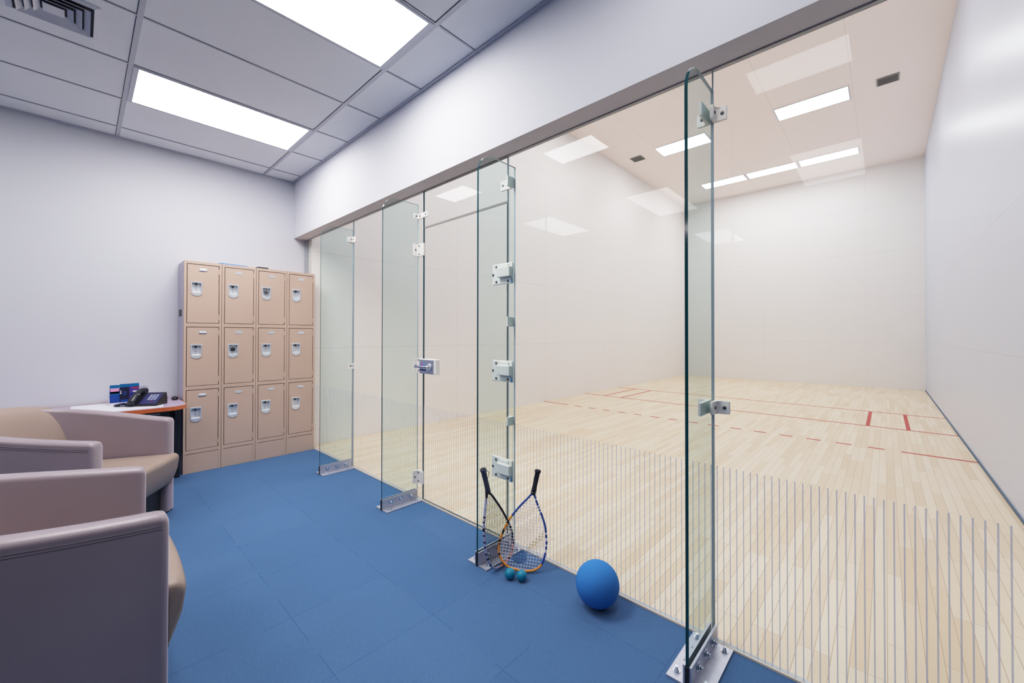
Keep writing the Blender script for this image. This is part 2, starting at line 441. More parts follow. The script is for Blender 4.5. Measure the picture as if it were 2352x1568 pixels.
door = bpy.data.objects.new('door_1', None); C.objects.link(door); door['kind'] = 'structure'
door.location = (J[2], GY, 0)
def dl(x, y, z): return (x-J[2], y-GY, z)
b = BM(); pane(b, 0.0045, J[3]-J[2]-0.0045, 0.0125, 2.238, 0.0, GT)
# keep the stripes in step with the neighbouring panes: shift the mesh, not the texture
dp = obj('door_pane', b, ['glass_striped', 'glass_rear', 'edge_teal'], door)
def screw(bm, p, n, r=0.0075, h=0.004):
    p = Vector(p); n = Vector(n); cyl(bm, p, p+n*h*0.5, r, seg=14); cyl(bm, p+n*h*0.5, p+n*h, r*0.95, r*0.6, seg=14)
# three hinge blocks
for zc, w in ((1.765, 0), (1.119, 0), (0.474, 0)):
    b = BM(); x0, x1 = -1.960-J[2], -1.772-J[2]
    box(b, x0, x1, -0.016, -0.0002, zc-0.070, zc+0.070, 0.006)
    h = obj('hinge', b, 'nylon', door)
    b = BM(); box(b, x0+0.068, x1-0.004, -0.044, -0.0155, zc-0.026, zc+0.040, 0.005)
    box(b, x0+0.078, x1-0.03, -0.027, -0.0155, zc+0.038, zc+0.060, 0.003)
    obj('knuckle', b, 'nylon', h)
    for sx, sz in ((0.040, 0.050), (0.148, 0.054), (0.010, 0.0), (0.040, -0.050), (0.148, -0.052)):
        b = BM(); screw(b, (x0+sx, -0.016, zc+sz), (0, -1, 0), 0.0085, 0.005); obj('screw', b, 'screw', h)
    b = BM(); box(b, x1-0.012, x1-0.001, -0.019, -0.0160, zc-0.069, zc-0.038, 0.001); obj('shim', b, 'lightblue', h, label='small blue shim at the hinge corner')
# latch set
b = BM(); box(b, 0.018, 0.232, -0.042, -0.0002, 1.048, 1.166, 0.004); lk = obj('lock_case', b, 'nylon', door)
b = BM(); box(b, 0.020, 0.204, -0.0465, -0.0422, 1.052, 1.160, 0.001)
lp = obj('lock_plate', b, 'latchplate', door)
b = BM(); box(b, 0.026, 0.094, -0.0478, -0.0464, 1.108, 1.128, 0.0005); obj('label_band', b, 'lightblue', lp)
b = BM(); box(b, 0.042, 0.072, -0.0486, -0.0478, 1.106, 1.126, 0.0005); obj('indicator', b, 'indicator', lp)
b = BM()
for k in range(6): box(b, 0.024+0.0145*k, 0.0365+0.0145*k, -0.0475, -0.0464, 1.073, 1.085)
obj('printed_mark', b, 'blueink', lp)
b = BM(); cyl(b, (0.158, -0.0464, 1.106), (0.158, -0.056, 1.106), 0.030, 0.027, 28); cyl(b, (0.158, -0.056, 1.106), (0.158, -0.085, 1.106), 0.011, seg=20)
lv = obj('door_lever', b, 'chrome', door)
b = BM(); tube(b, [(0.158, -0.083, 1.108), (0.13, -0.088, 1.108), (0.09, -0.088, 1.107), (0.07, -0.088, 1.107)], 0.0085, 14)
box(b, 0.008, 0.082, -0.092, -0.084, 1.0965, 1.1165, 0.0025); obj('lever_arm', b, 'latchplate', lv)

# ------------------------------------------------------------------ glass fins
FX0 = GT/2
def fin(X, label, clips, rtop):
    """one glass fin: pane, foot angles with bolts, nylon clips. local origin on the floor under the fin at the glass"""
    t = thing('glass_fin', label, 'glass fin', (X, GY, 0), 0, 'glass fins bracing the glass wall')
    b = BM(); y0, y1, z0, z1, r = -0.326, -0.003, 0.014, 2.447, rtop
    pts = [(y0, z0), (y0, z1-r)]
    for k in range(1, 13):
        a = PI - k*PI/2/12; pts.append((y0+r+r*math.cos(a), z1-r+r*math.sin(a)))
    pts += [(y1, z1), (y1, z0)]
    f1, f2 = prism(b, pts, 'x', -FX0, FX0, 2)
    f1.material_index = 1; f2.material_index = 0
    b.faces.ensure_lookup_table()
    for f in b.faces:
        c = f.calc_center_median()
        if f.material_index == 2 and (c.y > -0.01 or c.z > z1-0.045): f.material_index = 3
    obj('glass_pane', b, ['glass_fin', 'glass_fin_rear', 'edge_teal', 'edge_pale'], t)
    for s in (-1, 1):
        b = BM()
        xa = s*(FX0+0.0015)
        L = [(xa, 0.001), (s*0.082, 0.001), (s*0.082, 0.0085), (xa+s*0.0085, 0.0085), (xa+s*0.0085, 0.082), (xa, 0.082)]
        prism(b, L, 'y', -0.328, -0.012)
        bk = obj('foot_angle', b, 'steel', t)
        for y in (-0.255, -0.165, -0.075):
            b = BM(); x1 = xa+s*0.0085
            cyl(b, (x1, y, 0.048), (x1+s*0.003, y, 0.048), 0.019, seg=24)
            cyl(b, (x1+s*0.003, y, 0.048), (x1+s*0.012, y, 0.048), 0.0115, seg=6)
            cyl(b, (x1+s*0.012, y, 0.048), (x1+s*0.020, y, 0.048), 0.0065, seg=14)
            obj('clamp_bolt', b, 'bolt', bk)
        for y in (-0.285, -0.045):
            b = BM(); x1 = s*0.056
            cyl(b, (x1, y, 0.0085), (x1, y, 0.0110), 0.0145, seg=20)
            cyl(b, (x1, y, 0.0110), (x1, y, 0.0200), 0.0100, seg=6)
            cyl(b, (x1, y, 0.0200), (x1, y, 0.0280), 0.0060, seg=14)
            obj('anchor_bolt', b, 'bolt', bk)
    b = BM(); box(b, -FX0-0.0012, FX0+0.0012, -0.331, -0.014, 0.001, 0.0138); box(b, -FX0-0.0014, FX0+0.0014, -0.3325, -0.3265, 0.0138, 0.080)
    obj('rubber_gasket', b, 'black', t)
    for (side, z0c, z1c, wg, wf, gs, fs) in clips:
        s = side; b = BM(); e = FX0+0.0006
        gl = [(s*e, -0.0005), (s*wg, -0.0005), (s*wg, -0.0135), (s*(e+0.024), -0.0135), (s*(e+0.0135), -0.024), (s*(e+0.0135), -wf), (s*e, -wf)]
        f1, f2 = prism(b, gl, 'z', z0c, z1c)
        es = [x for x in b.edges]
        bmesh.ops.bevel(b, geom=es, offset=0.0022, segments=2, affect='EDGES')
        cp = obj('clip', b, 'nylon', t)
        for fx, fz in gs:
            b = BM(); screw(b, (s*fx, -0.0135, z0c+(z1c-z0c)*fz), (0, -1, 0)); obj('screw', b, 'screw', cp)
        for fy, fz in fs:
            b = BM(); screw(b, (s*(e+0.0135), -fy, z0c+(z1c-z0c)*fz), (s, 0, 0)); obj('screw', b, 'screw', cp)
    return t
fin(-0.5645, 'nearest and largest glass fin with dark teal edge, right of the blue ball',
    [(1, 2.300, 2.360, 0.062, 0.062, [(0.044, 0.5)], [(0.038, 0.55)]), (-1, 2.300, 2.360, 0.062, 0.115, [(0.040, 0.5)], [(0.080, 0.4)]),
     (1, 1.012, 1.068, 0.070, 0.070, [(0.050, 0.5)], [(0.042, 0.5)]), (-1, 1.012, 1.068, 0.062, 0.138, [(0.040, 0.5)], [(0.10, 0.5)])], 0.135)
fin(-1.764, 'second glass fin from the right, beside the three white door hinges and rackets',
    [(-1, 2.318, 2.385, 0.122, 0.062, [(0.098, 0.5)], [(0.036, 0.6)]),
     (-1, 1.413, 1.475, 0.05, 0.06, [], [(0.032, 0.5)]), (-1, 0.775, 0.830, 0.05, 0.06, [], [(0.032, 0.5)])], 0.120)
fin(-2.864, 'glass fin between locker-end fin and door latch, with square latch keeper',
    [(1, 2.324, 2.366, 0.148, 0.052, [(0.042, 0.5), (0.122, 0.5)], [(0.034, 0.5)]),
     (1, 2.012, 2.116, 0.092, 0.056, [(0.032, 0.82), (0.032, 0.16)], [(0.040, 0.5)]),
     (1, 1.050, 1.168, 0.078, 0.052, [(0.030, 0.86), (0.030, 0.14)], [(0.036, 0.5)]),
     (1, 0.138, 0.242, 0.088, 0.056, [(0.032, 0.82), (0.032, 0.16)], [(0.040, 0.5)])], 0.115)
fin(-4.044, 'farthest glass fin, standing just beside the tan lockers',
    [(1, 2.316, 2.372, 0.075, 0.060, [(0.035, 0.5)], [(0.030, 0.5)]), (1, 1.016, 1.070, 0.075, 0.060, [(0.035, 0.5)], [(0.030, 0.5)]),
     (-1, 2.316, 2.372, 0.075, 0.060, [], [])], 0.125)

# ------------------------------------------------------------------ lights and vents
def light_fixture(x0, x1, y0, y1, z, label, cat, group, mat, fw=0.018, fwy=0.03):
    t = thing('ceiling_light', label, cat, ((x0+x1)/2, (y0+y1)/2, z), 0, group)
    hx, hy = (x1-x0)/2, (y1-y0)/2
    b = BM()
    box(b, -hx, hx, -hy, -hy+fwy, -0.009, -0.0006, 0.0015); box(b, -hx, hx, hy-fwy, hy, -0.009, -0.0006, 0.0015)
    box(b, -hx, -hx+fw, -hy+fwy, hy-fwy, -0.009, -0.0006, 0.0015); box(b, hx-fw, hx, -hy+fwy, hy-fwy, -0.009, -0.0006, 0.0015)
    obj('frame', b, 'fixture', t)
    b = BM(); box(b, -hx+fw, hx-fw, -hy+fwy, hy-fwy, -0.0075, -0.0030); obj('diffuser', b, mat, t)
    return t
LG = 'recessed ceiling lights of the lounge'
XA, XB, XC = (XT[1], XT[2]), (XT[4], XT[5]), (XT[7], XT[8])
for (xs, ys, lab, m) in (
    (XA, (0.23, 1.46), 'lit ceiling panel nearest the lockers, the smaller of two lit panels seen directly', 'diff_lounge'),
    (XB, (0.23, 1.46), 'large lit ceiling panel cut by the top edge of the photo', 'diff_lounge'),
    (XC, (0.23, 1.46), 'ceiling panel above the viewer, reflected highest on the right glass pane', 'diff_dim'),
    (XA, (-2.37, -1.13), 'ceiling panel behind the viewer, reflected low in the glass left of the nearest fin', 'diff_mid'),
    (XB, (-2.37, -1.13), 'ceiling panel behind the viewer, reflected beside the far court corner left of nearest fin', 'diff_mid'),
    (XC, (-2.37, -1.13), 'ceiling panel behind the viewer, reflected over the front court lights', 'diff_dim'),
    (XB, (-5.02, -3.77), 'rearmost ceiling panel, its faint reflection the lowest, beside the nearest fin', 'diff_mid')):
    light_fixture(xs[0]+0.007, xs[1]-0.007, ys[0]+0.014, ys[1]-0.014, ZL, lab, 'ceiling light', LG, M[m])
CG = 'flush ceiling lights of the court'
yr = (9.489, 10.065); yq = (12.71, 13.19)
for (x0, x1, (y0, y1), lab) in (
    (-1.643, -0.465, yr, 'single court light on the right of the middle row, below the large reflection'),
    (-4.108, -2.941, yr, 'single court light seen through the top of the nearest glass fin'),
    (-4.072, -2.905, yq, 'leftmost of three end to end lights near the front court wall'),
    (-2.870, -1.690, yq, 'middle of three end to end lights near the front court wall'),
    (-1.655, -0.448, yq, 'rightmost of three end to end lights near the front court wall'),
    (-1.643, -0.465, (6.3, 6.876), 'court light hidden above the header on the right, middle of the court'),
    (-4.108, -2.941, (6.3, 6.876), 'court light hidden above the header on the left, middle of the court'),
    (-1.643, -0.465, (3.2, 3.776), 'court light hidden above the header on the right, nearest the glass wall'),
    (-4.108, -2.941, (3.2, 3.776), 'court light hidden above the header on the left, nearest the glass wall')):
    light_fixture(x0, x1, y0, y1, ZC, lab, 'ceiling light', CG, M['diff_court'], 0.022, 0.022)

# square diffuser in the lounge ceiling
t = thing('ceiling_vent', 'square grey air diffuser with nested louvres in the top left ceiling corner', 'vent', (-3.495, -0.115, ZL))
def sq_ring(bm, ro, zo, ri, zi, th=0.003):
    def lp(r, z): return [bm.verts.new((x*r, y*r, z)) for x, y in ((-1, -1), (1, -1), (1, 1), (-1, 1))]
    a, c, d, e = lp(ro, zo), lp(ri, zi), lp(ri, zi+th), lp(ro, zo+th)
    for P, Q in ((a, c), (c, d), (d, e), (e, a)):
        for i in range(4): bm.faces.new((P[i], P[(i+1) % 4], Q[(i+1) % 4], Q[i]))
b = BM(); sq_ring(b, 0.185, -0.004, 0.160, -0.012); obj('outer_frame', b, 'vent', t)
b = BM(); box(b, -0.158, 0.158, -0.158, 0.158, -0.003, -0.001); obj('throat', b, 'ventdark', t)
for k, r in enumerate((0.146, 0.112, 0.078)):
    b = BM(); sq_ring(b, r, -0.026, r-0.026, -0.006); obj('louvre', b, 'vent', t)
b = BM(); prism(b, [(-0.042, -0.042), (0.042, -0.042), (0.042, 0.042), (-0.042, 0.042)], 'z', -0.022, -0.018); obj('centre_plate', b, 'vent', t)

def court_vent(x, y, label):
    t = thing('court_vent', label, 'vent', (x, y, ZC), 0, 'air vents in the court ceiling')
    b = BM(); hx, hy, w = 0.15, 0.145, 0.018
    box(b, -hx, hx, -hy, -hy+w, -0.012, -0.001, 0.002); box(b, -hx, hx, hy-w, hy, -0.012, -0.001, 0.002)
    box(b, -hx, -hx+w, -hy+w, hy-w, -0.012, -0.001, 0.002); box(b, hx-w, hx, -hy+w, hy-w, -0.012, -0.001, 0.002)
    obj('frame', b, 'courtvent', t)
    b = BM(); box(b, -hx+w, hx-w, -hy+w, hy-w, -0.003, -0.001); obj('duct_opening', b, 'shadow_gap', t)
    for k in range(4):
        b = BM(); y0 = -0.11+k*0.058
        prism(b, [(y0, -0.0105), (y0+0.034, -0.004), (y0+0.036, -0.0055), (y0+0.002, -0.012)], 'x', -hx+w+0.001, hx-w-0.001)
        obj('blade', b, 'courtvent', t)
    return t
court_vent(0.05, 9.74, 'small grey louvred vent in the court ceiling at upper right')
court_vent(-4.648, 9.735, 'small grey louvred vent in the court ceiling left of the nearest fin')

# ------------------------------------------------------------------ lockers
LX = -5.0; LY0 = 0.688; LWD = 0.3068; LTOP = 2.090; LDEP = 0.325
ROWS = [(1.475, 2.062), (0.852, 1.440), (0.224, 0.817)]
def locker(label):
    """local: x=0 front plane, body to -x; y from 0 to width; z up"""
    t = thing('locker_column', label, 'locker', (LX, LY0, 0), 0, 'tan metal locker columns')
    w = LWD-0.0030; s = 0.020
    b = BM()
    box(b, -LDEP, -0.036, 0, w, 0.0, LTOP-0.002)
    for f in b.faces:
        q = f.calc_center_median()
        if q.y < 0.001: f.material_index = 1
        elif q.x > -0.0365: f.material_index = 2
    box(b, -0.037, 0, 0, s, 0.0, LTOP, 0.0015); box(b, -0.037, 0, w-s, w, 0.0, LTOP, 0.0015)
    for z0, z1 in ((2.062, LTOP), (1.440, 1.475), (0.817, 0.852), (0.190, 0.224)):
        box(b, -0.037, -0.0006, s-0.001, w-s+0.001, z0, z1, 0.0015)
    obj('cabinet_body', b, ['locker', 'lockerside', 'reveal'], t)
    b = BM(); box(b, -0.021, -0.0025, s, w-s, 0.001, 0.186, 0.001); obj('kick_plate', b, 'locker', t)
    for z0, z1 in ROWS:
        y0, y1 = s+0.0052, w-s-0.0052; za, zb = z0+0.0052, z1-0.0052
        hy = 0.0985; ht = z1-0.172; hb = ht-0.148; hw = 0.0475
        ha, hc, hz0, hz1 = hy-0.041, hy+0.041, hb+0.032, ht-0.010   # opening in the door sheet
        b = BM()
        for r in ((y0, ha, za, zb), (hc, y1, za, zb), (ha, hc, hz1, zb), (ha, hc, za, hz0)):
            box(b, -0.014, -0.0015, *r)
        d = obj('locker_door', b, 'locker', t)
        # shield-shaped chrome pull with a recessed pan
        b = BM()
        out = [(hy-hw, ht-0.006), (hy-hw+0.006, ht), (hy+hw-0.006, ht), (hy+hw, ht-0.006), (hy+hw*0.92, hb+0.022), (hy+0.024, hb+0.008), (hy, hb), (hy-0.024, hb+0.008), (hy-hw*0.92, hb+0.022)]
        iw = 0.0385; it = ht-0.013; ib = hb+0.036
        inn = [(hy-iw, it-0.006), (hy-iw+0.006, it), (hy+iw-0.006, it), (hy+iw, it-0.006), (hy+iw*0.92, ib+0.004), (hy+0.02, ib), (hy, ib), (hy-0.02, ib), (hy-iw*0.92, ib+0.004)]
        n = len(out)
        A = [b.verts.new((-0.0014, *p)) for p in out]; B = [b.verts.new((0.0040, hy+(p[0]-hy)*0.96, (ht+hb)/2+(p[1]-(ht+hb)/2)*0.97)) for p in out]
        D = [b.verts.new((0.0036, *p)) for p in inn]; E = [b.verts.new((-0.030, hy+(p[0]-hy)*0.86, (it+ib)/2+(p[1]-(it+ib)/2)*0.84)) for p in inn]
        for P, Q, mi in ((A, B, 0), (B, D, 0), (D, E, 1)):
            for i in range(n):
                f = b.faces.new((P[i], P[(i+1) % n], Q[(i+1) % n], Q[i])); f.material_index = mi
        f = b.faces.new(E); f.material_index = 1
        h = obj('handle', b, ['chrome', 'chrome_pan'], d)
        b = BM(); box(b, -0.026, -0.004, hy-0.009, hy+0.006, it-0.022, it-0.004, 0.001); obj('latch', b, 'black', d)
        b = BM()
        for q in (0.045, 0.062, 0.076): cyl(b, (-0.0302, hy, it-q), (-0.027, hy, it-q), 0.0035 if q != 0.062 else 0.0055, seg=12)
        obj('rivet', b, 'chrome', d)
        # number plate
        b = BM(); yp0, yp1, zp1 = 0.117, 0.180, z1-0.041
        box(b, -0.0014, 0.0016, yp0, yp1, zp1-0.026, zp1, 0.001)
        npl = obj('number_plate', b, 'chrome', d)
        b = BM(); box(b, 0.0015, 0.0022, yp0+0.005, yp1-0.005, zp1-0.019, zp1-0.004); obj('name_card', b, 'card', npl)
        b = BM(); box(b, -0.0014, 0.0030, yp0+0.001, yp1-0.001, zp1-0.0262, zp1-0.0225); obj('plate_slit_shade', b, 'blueink', npl)  # dark strip painted as the slit shadow under the plate
        for zh in (zb-0.055, za+0.055):
            b = BM(); box(b, -0.010, 0.0012, y1-0.004, y1+0.0050, zh-0.026, zh+0.026, 0.0012); obj('hinge', b, 'locker', d)
    return t
lk0 = locker('leftmost tan locker column, beside the desk with the phone')
sd = obj('side_magnet', (lambda q: (box(q, -0.27, -0.12, -0.003, -0.0002, 1.545, 1.615, 0.001), q)[1])(BM()), 'black', lk0, label='small black square magnet')
def copy_locker(k, label):
    r = dup(lk0, (LX, LY0+k*LWD, 0), None, label)
    for ch in list(r.children):
        if ch.name.startswith('side_magnet'): bpy.data.objects.remove(ch)
    return r
copy_locker(1, 'second tan locker column from the desk, black padlock on its middle door')
copy_locker(2, 'third tan locker column from the desk, padlock on its top door')
copy_locker(3, 'rightmost tan locker column, against the glass wall')
def padlock(k, z1, label, dark):
    hy = LY0+k*LWD+0.0985; it = z1-0.172-0.013
    t = thing('padlock', label, 'padlock', (LX-0.006, hy, it-0.062), 0, 'padlocks hanging on lockers')
    b = BM(); box(b, -0.008, 0.008, -0.019, 0.019, 0.0, 0.033, 0.004); obj('lock_body', b, 'black' if dark else 'screw', t)
    b = BM(); pts = [(0, -0.012, 0.030)]+[(0, 0.012*math.cos(a), 0.042+0.012*math.sin(a)) for a in [PI-k*PI/8 for k in range(9)]]+[(0, 0.012, 0.030)]
    tube(b, pts, 0.003, 8); obj('shackle', b, 'chrome', t)
padlock(1, 1.440, 'black padlock in the middle door of the second locker column', True)
padlock(2, 2.062, 'dark padlock in the top door of the third locker column', False)
b = BM()
pts = [(-5.19, 0.930), (-5.03, 0.99), (-5.06, 1.23), (-5.22, 1.17)]
prism(b, pts, 'z', LTOP+0.0008, LTOP+0.007); prism(b, [(x-0.004, y+0.006) for x, y in pts], 'z', LTOP+0.0072, LTOP+0.016)
tag(obj('blue_folder', b, 'folder'), 'thin blue folder lying flat on top of the lockers', 'folder')
b = BM(); box(b, -5.17, -5.02, 1.315, 1.425, LTOP+0.001, LTOP+0.014, 0.003); box(b, -5.165, -5.025, 1.320, 1.420, LTOP+0.0135, LTOP+0.017, 0.001)
tag(obj('flat_black_case', b, 'black'), 'flat black object lying on top of the third locker column', 'case')

# ------------------------------------------------------------------ desk and what stands on it
DZ = 0.723
def desk_outline(inset=0.0):
    p = [(-5.318+inset, -0.62+inset)]
    xf = -4.615-inset; y1 = 0.678-inset; r = 0.15
    p.append((xf, -0.62+inset))
    for k in range(11):
        a = -k*0.0+ (k/10)*PI/2
        p.append((xf-r*1.0+r*math.cos(a), y1-r+r*math.sin(a)))
    p += [(-5.318+inset, y1)]
    return p
t = thing('desk', 'small desk with lavender grey top and orange wood edge beside the lockers', 'desk', (0, 0, 0))
b = BM(); prism(b, desk_outline(0.0025), 'z', DZ-0.030, DZ); dtop = obj('desk_top', b, 'laminate', t)
b = BM(); o1 = desk_outline(); o2 = desk_outline(0.0027)
A = [b.verts.new((*p, DZ-0.034)) for p in o1]; B = [b.verts.new((*p, DZ+0.0004)) for p in o1]
D = [b.verts.new((*p, DZ+0.0004)) for p in o2]; E = [b.verts.new((*p, DZ-0.034)) for p in o2]
n = len(o1)
for P, Q in ((A, B), (B, D), (D, E), (E, A)):
    for i in range(n): b.faces.new((P[i], P[(i+1) % n], Q[(i+1) % n], Q[i]))
obj('edge_band', b, 'cherry', t, label='orange cherry wood edge band')
b = BM(); box(b, -5.012, -4.940, 0.617, 0.659, 0.001, DZ-0.0345, 0.002); obj('leg', b, 'blackmetal', t)
b = BM(); box(b, -5.012, -4.940, -0.58, -0.540, 0.001, DZ-0.0345, 0.002); obj('leg', b, 'blackmetal', t)
b = BM(); box(b, -5.29, -5.26, -0.58, 0.66, 0.10, DZ-0.0345, 0.002); obj('back_panel', b, 'blackmetal', t)
b = BM(); box(b, -5.24, -4.80, -0.50, 0.56, DZ-0.125, DZ-0.036, 0.002); dr = obj('drawer', b, 'blackmetal', t)
b = BM(); box(b, -4.802, -4.796, 0.02, 0.50, DZ-0.080, DZ-0.074); obj('drawer_trim', b, 'steel', dr)

b = BM(); prism(b, [(-5.26, -0.05), (-4.70, -0.05), (-4.655, 0.0), (-4.655, 0.50), (-5.10, 0.565), (-5.26, 0.54)], 'z', DZ+0.0006, DZ+0.0030)
tag(obj('desk_pad', b, 'pad'), 'white pad covering most of the small desk top', 'desk pad')

# brochures in an acrylic stand
BX, BY = -5.11, 0.187
bz = DZ+0.0032
t = thing('brochure_stand', 'pale acrylic stand holding blue brochures on the desk against the wall', 'brochure stand', (BX, BY, bz))
b = BM(); box(b, -0.030, 0.004, -0.004, 0.200, 0.0, 0.004, 0.001); box(b, -0.030, -0.0265, -0.004, 0.200, 0.004, 0.178, 0.001)
box(b, -0.027, -0.001, 0.1955, 0.200, 0.004, 0.165, 0.001); box(b, -0.027, -0.001, -0.004, -0.0005, 0.004, 0.06, 0.001)
obj('stand_shell', b, 'acrylic', t)
b = BM(); box(b, 0.0005, 0.003, -0.002, 0.198, 0.004, 0.016, 0.0005); obj('front_lip', b, 'acrylic', t)
def brochure(y0, y1, x, h, base, label, deco):
    t = thing('brochure', label, 'brochure', (BX+x, BY+y0, bz+0.0045), 0, 'brochures in the stand on the desk')
    w = y1-y0
    b = BM(); box(b, -0.0055, -0.0022, 0, w, 0, h, 0.0004); box(b, -0.0022, 0, 0.0003, w-0.0003, 0.0003, h-0.0003, 0.0004); obj('cover', b, base, t)
    b = BM(); box(b, 0.0001, 0.0006, 0.0005, w-0.0005, h-0.030, h-0.001); obj('title_band', b, 'teal', t)
    for (ya, yb, za, zb, m) in deco:
        b = BM(); box(b, 0.0001, 0.0008, ya*w, yb*w, za*h, zb*h); obj('printed_panel', b, m, t)
brochure(0.000, 0.064, -0.006, 0.172, 'royal', 'leftmost brochure in the stand, mostly royal blue with pale picture at top',
         [(0.05, 0.95, 0.55, 0.80, 'pinkprint'), (0.05, 0.95, 0.50, 0.66, 'teal'), (0.0, 1.0, 0.82, 0.835, 's_white')])
brochure(0.065, 0.127, -0.004, 0.178, 'navy', 'middle brochure in the stand, near black cover with white marks',
         [(0.02, 0.16, 0.50, 0.55, 's_white'), (0.02, 0.16, 0.58, 0.62, 's_white'), (0.05, 0.14, 0.65, 0.68, 's_white'), (0.3, 0.75, 0.42, 0.62, 'blueink'), (0.1, 0.9, 0.02, 0.2, 'royal')])
brochure(0.128, 0.194, -0.006, 0.179, 'purple', 'rightmost brochure in the stand, purple picture with red strip',
         [(0.30, 0.98, 0.73, 0.80, 'redprint'), (0.35, 0.9, 0.56, 0.62, 's_white'), (0.05, 0.35, 0.02, 0.14, 'f_white'), (0.05, 0.35, 0.15, 0.22, 'pinkprint'), (0.05, 0.5, 0.40, 0.52, 'blueink')])
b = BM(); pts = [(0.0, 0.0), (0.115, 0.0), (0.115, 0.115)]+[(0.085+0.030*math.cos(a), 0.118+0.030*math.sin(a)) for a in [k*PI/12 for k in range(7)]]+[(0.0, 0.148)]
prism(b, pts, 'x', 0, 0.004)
gc = obj('grey_shape', b, 'greyshape', loc=(-5.19, 0.338, bz)); gc.rotation_euler = (0, math.radians(-4), 0)  # thin upright grey shape, not identified as any particular object
tag(gc, 'thin pale grey shape with rounded corner standing behind the phone', 'card')

# desk phone
t = thing('desk_phone', 'black desk phone with handset and grey keypad on the white pad', 'phone', (-4.97, 0.30, bz), math.radians(-35))
b = BM(); prism(b, [(-0.075, 0.001), (0.085, 0.001), (0.085, 0.014), (-0.050, 0.105), (-0.062, 0.105), (-0.075, 0.05)], 'y', 0.055, 0.262)
obj('phone_base', b, 'phone', t)
b = BM()
def slope(x, y, h): # point on the sloping face: x 0..1 up the slope
    return (0.085-0.135*x + h*0.559, y, 0.014+0.091*x + h*0.829)
def slab(bm, a0, a1, y0, y1, h0, h1):
    vs = [bm.verts.new(slope(a, y, h)) for a in (a0, a1) for y in (y0, y1) for h in (h0, h1)]
    for f in [(0, 1, 3, 2), (4, 6, 7, 5), (0, 4, 5, 1), (2, 3, 7, 6), (0, 2, 6, 4), (1, 5, 7, 3)]: bm.faces.new([vs[i] for i in f])
slab(b, 0.05, 0.90, 0.125, 0.255, 0.0002, 0.0025); obj('face_plate', b, 'phone_navy', t)
for i in range(4):
    for j in range(3):
        b = BM(); slab(b, 0.36+0.115*i, 0.44+0.115*i, 0.165+0.024*j, 0.182+0.024*j, 0.0024, 0.0050); obj('key', b, 'key', t)
b = BM(); slab(b, 0.27, 0.305, 0.20, 0.215, 0.0024, 0.0045); obj('key', b, 'redprint', t, label='small red key')
# handset standing on the left side of the base, arched
b = BM(); pts = []; rad = []
for k in range(13):
    u = k/12; a = u*PI*0.62
    pts.append((0.100-0.185*u, 0.078, 0.026+0.098*math.sin(a)**0.9)); rad.append(0.0215+0.007*abs(2*u-1)**2)
tube(b, pts, 0.02, 14, radii=rad); hs = obj('handset', b, 'phone', t)
b = BM(); box(b, 0.02, 0.045, 0.100, 0.1035, 0.098, 0.101, 0.0005); obj('handset_mark', b, 's_white', hs)
# cord-side rest: flat wing lying to the left
b = BM(); prism(b, [(-0.055, -0.075), (0.060, -0.075), (0.078, -0.050), (0.080, 0.054), (-0.06, 0.054)], 'z', 0.001, 0.018)
bmesh.ops.bevel(b, geom=list(b.edges), offset=0.004, segments=2, affect='EDGES'); obj('side_wing', b, 'phone', t)
b = BM(); box(b, 0.0805, 0.0825, -0.01, 0.025, 0.008, 0.011); obj('trim_mark', b, 's_white', t)

b = BM(); sphere(b, (0, 0, 0), 1, 24, 14)
for v in b.verts: v.co = Vector((v.co.x*0.045, v.co.y*0.026, max(v.co.z, -0.55)*0.022+0.0125))
dk = obj('small_dark_object', b, 'black', loc=(-5.12, 0.640, DZ+0.0006)); tag(dk, 'small dark rounded object on the desk end against the lockers', 'object')

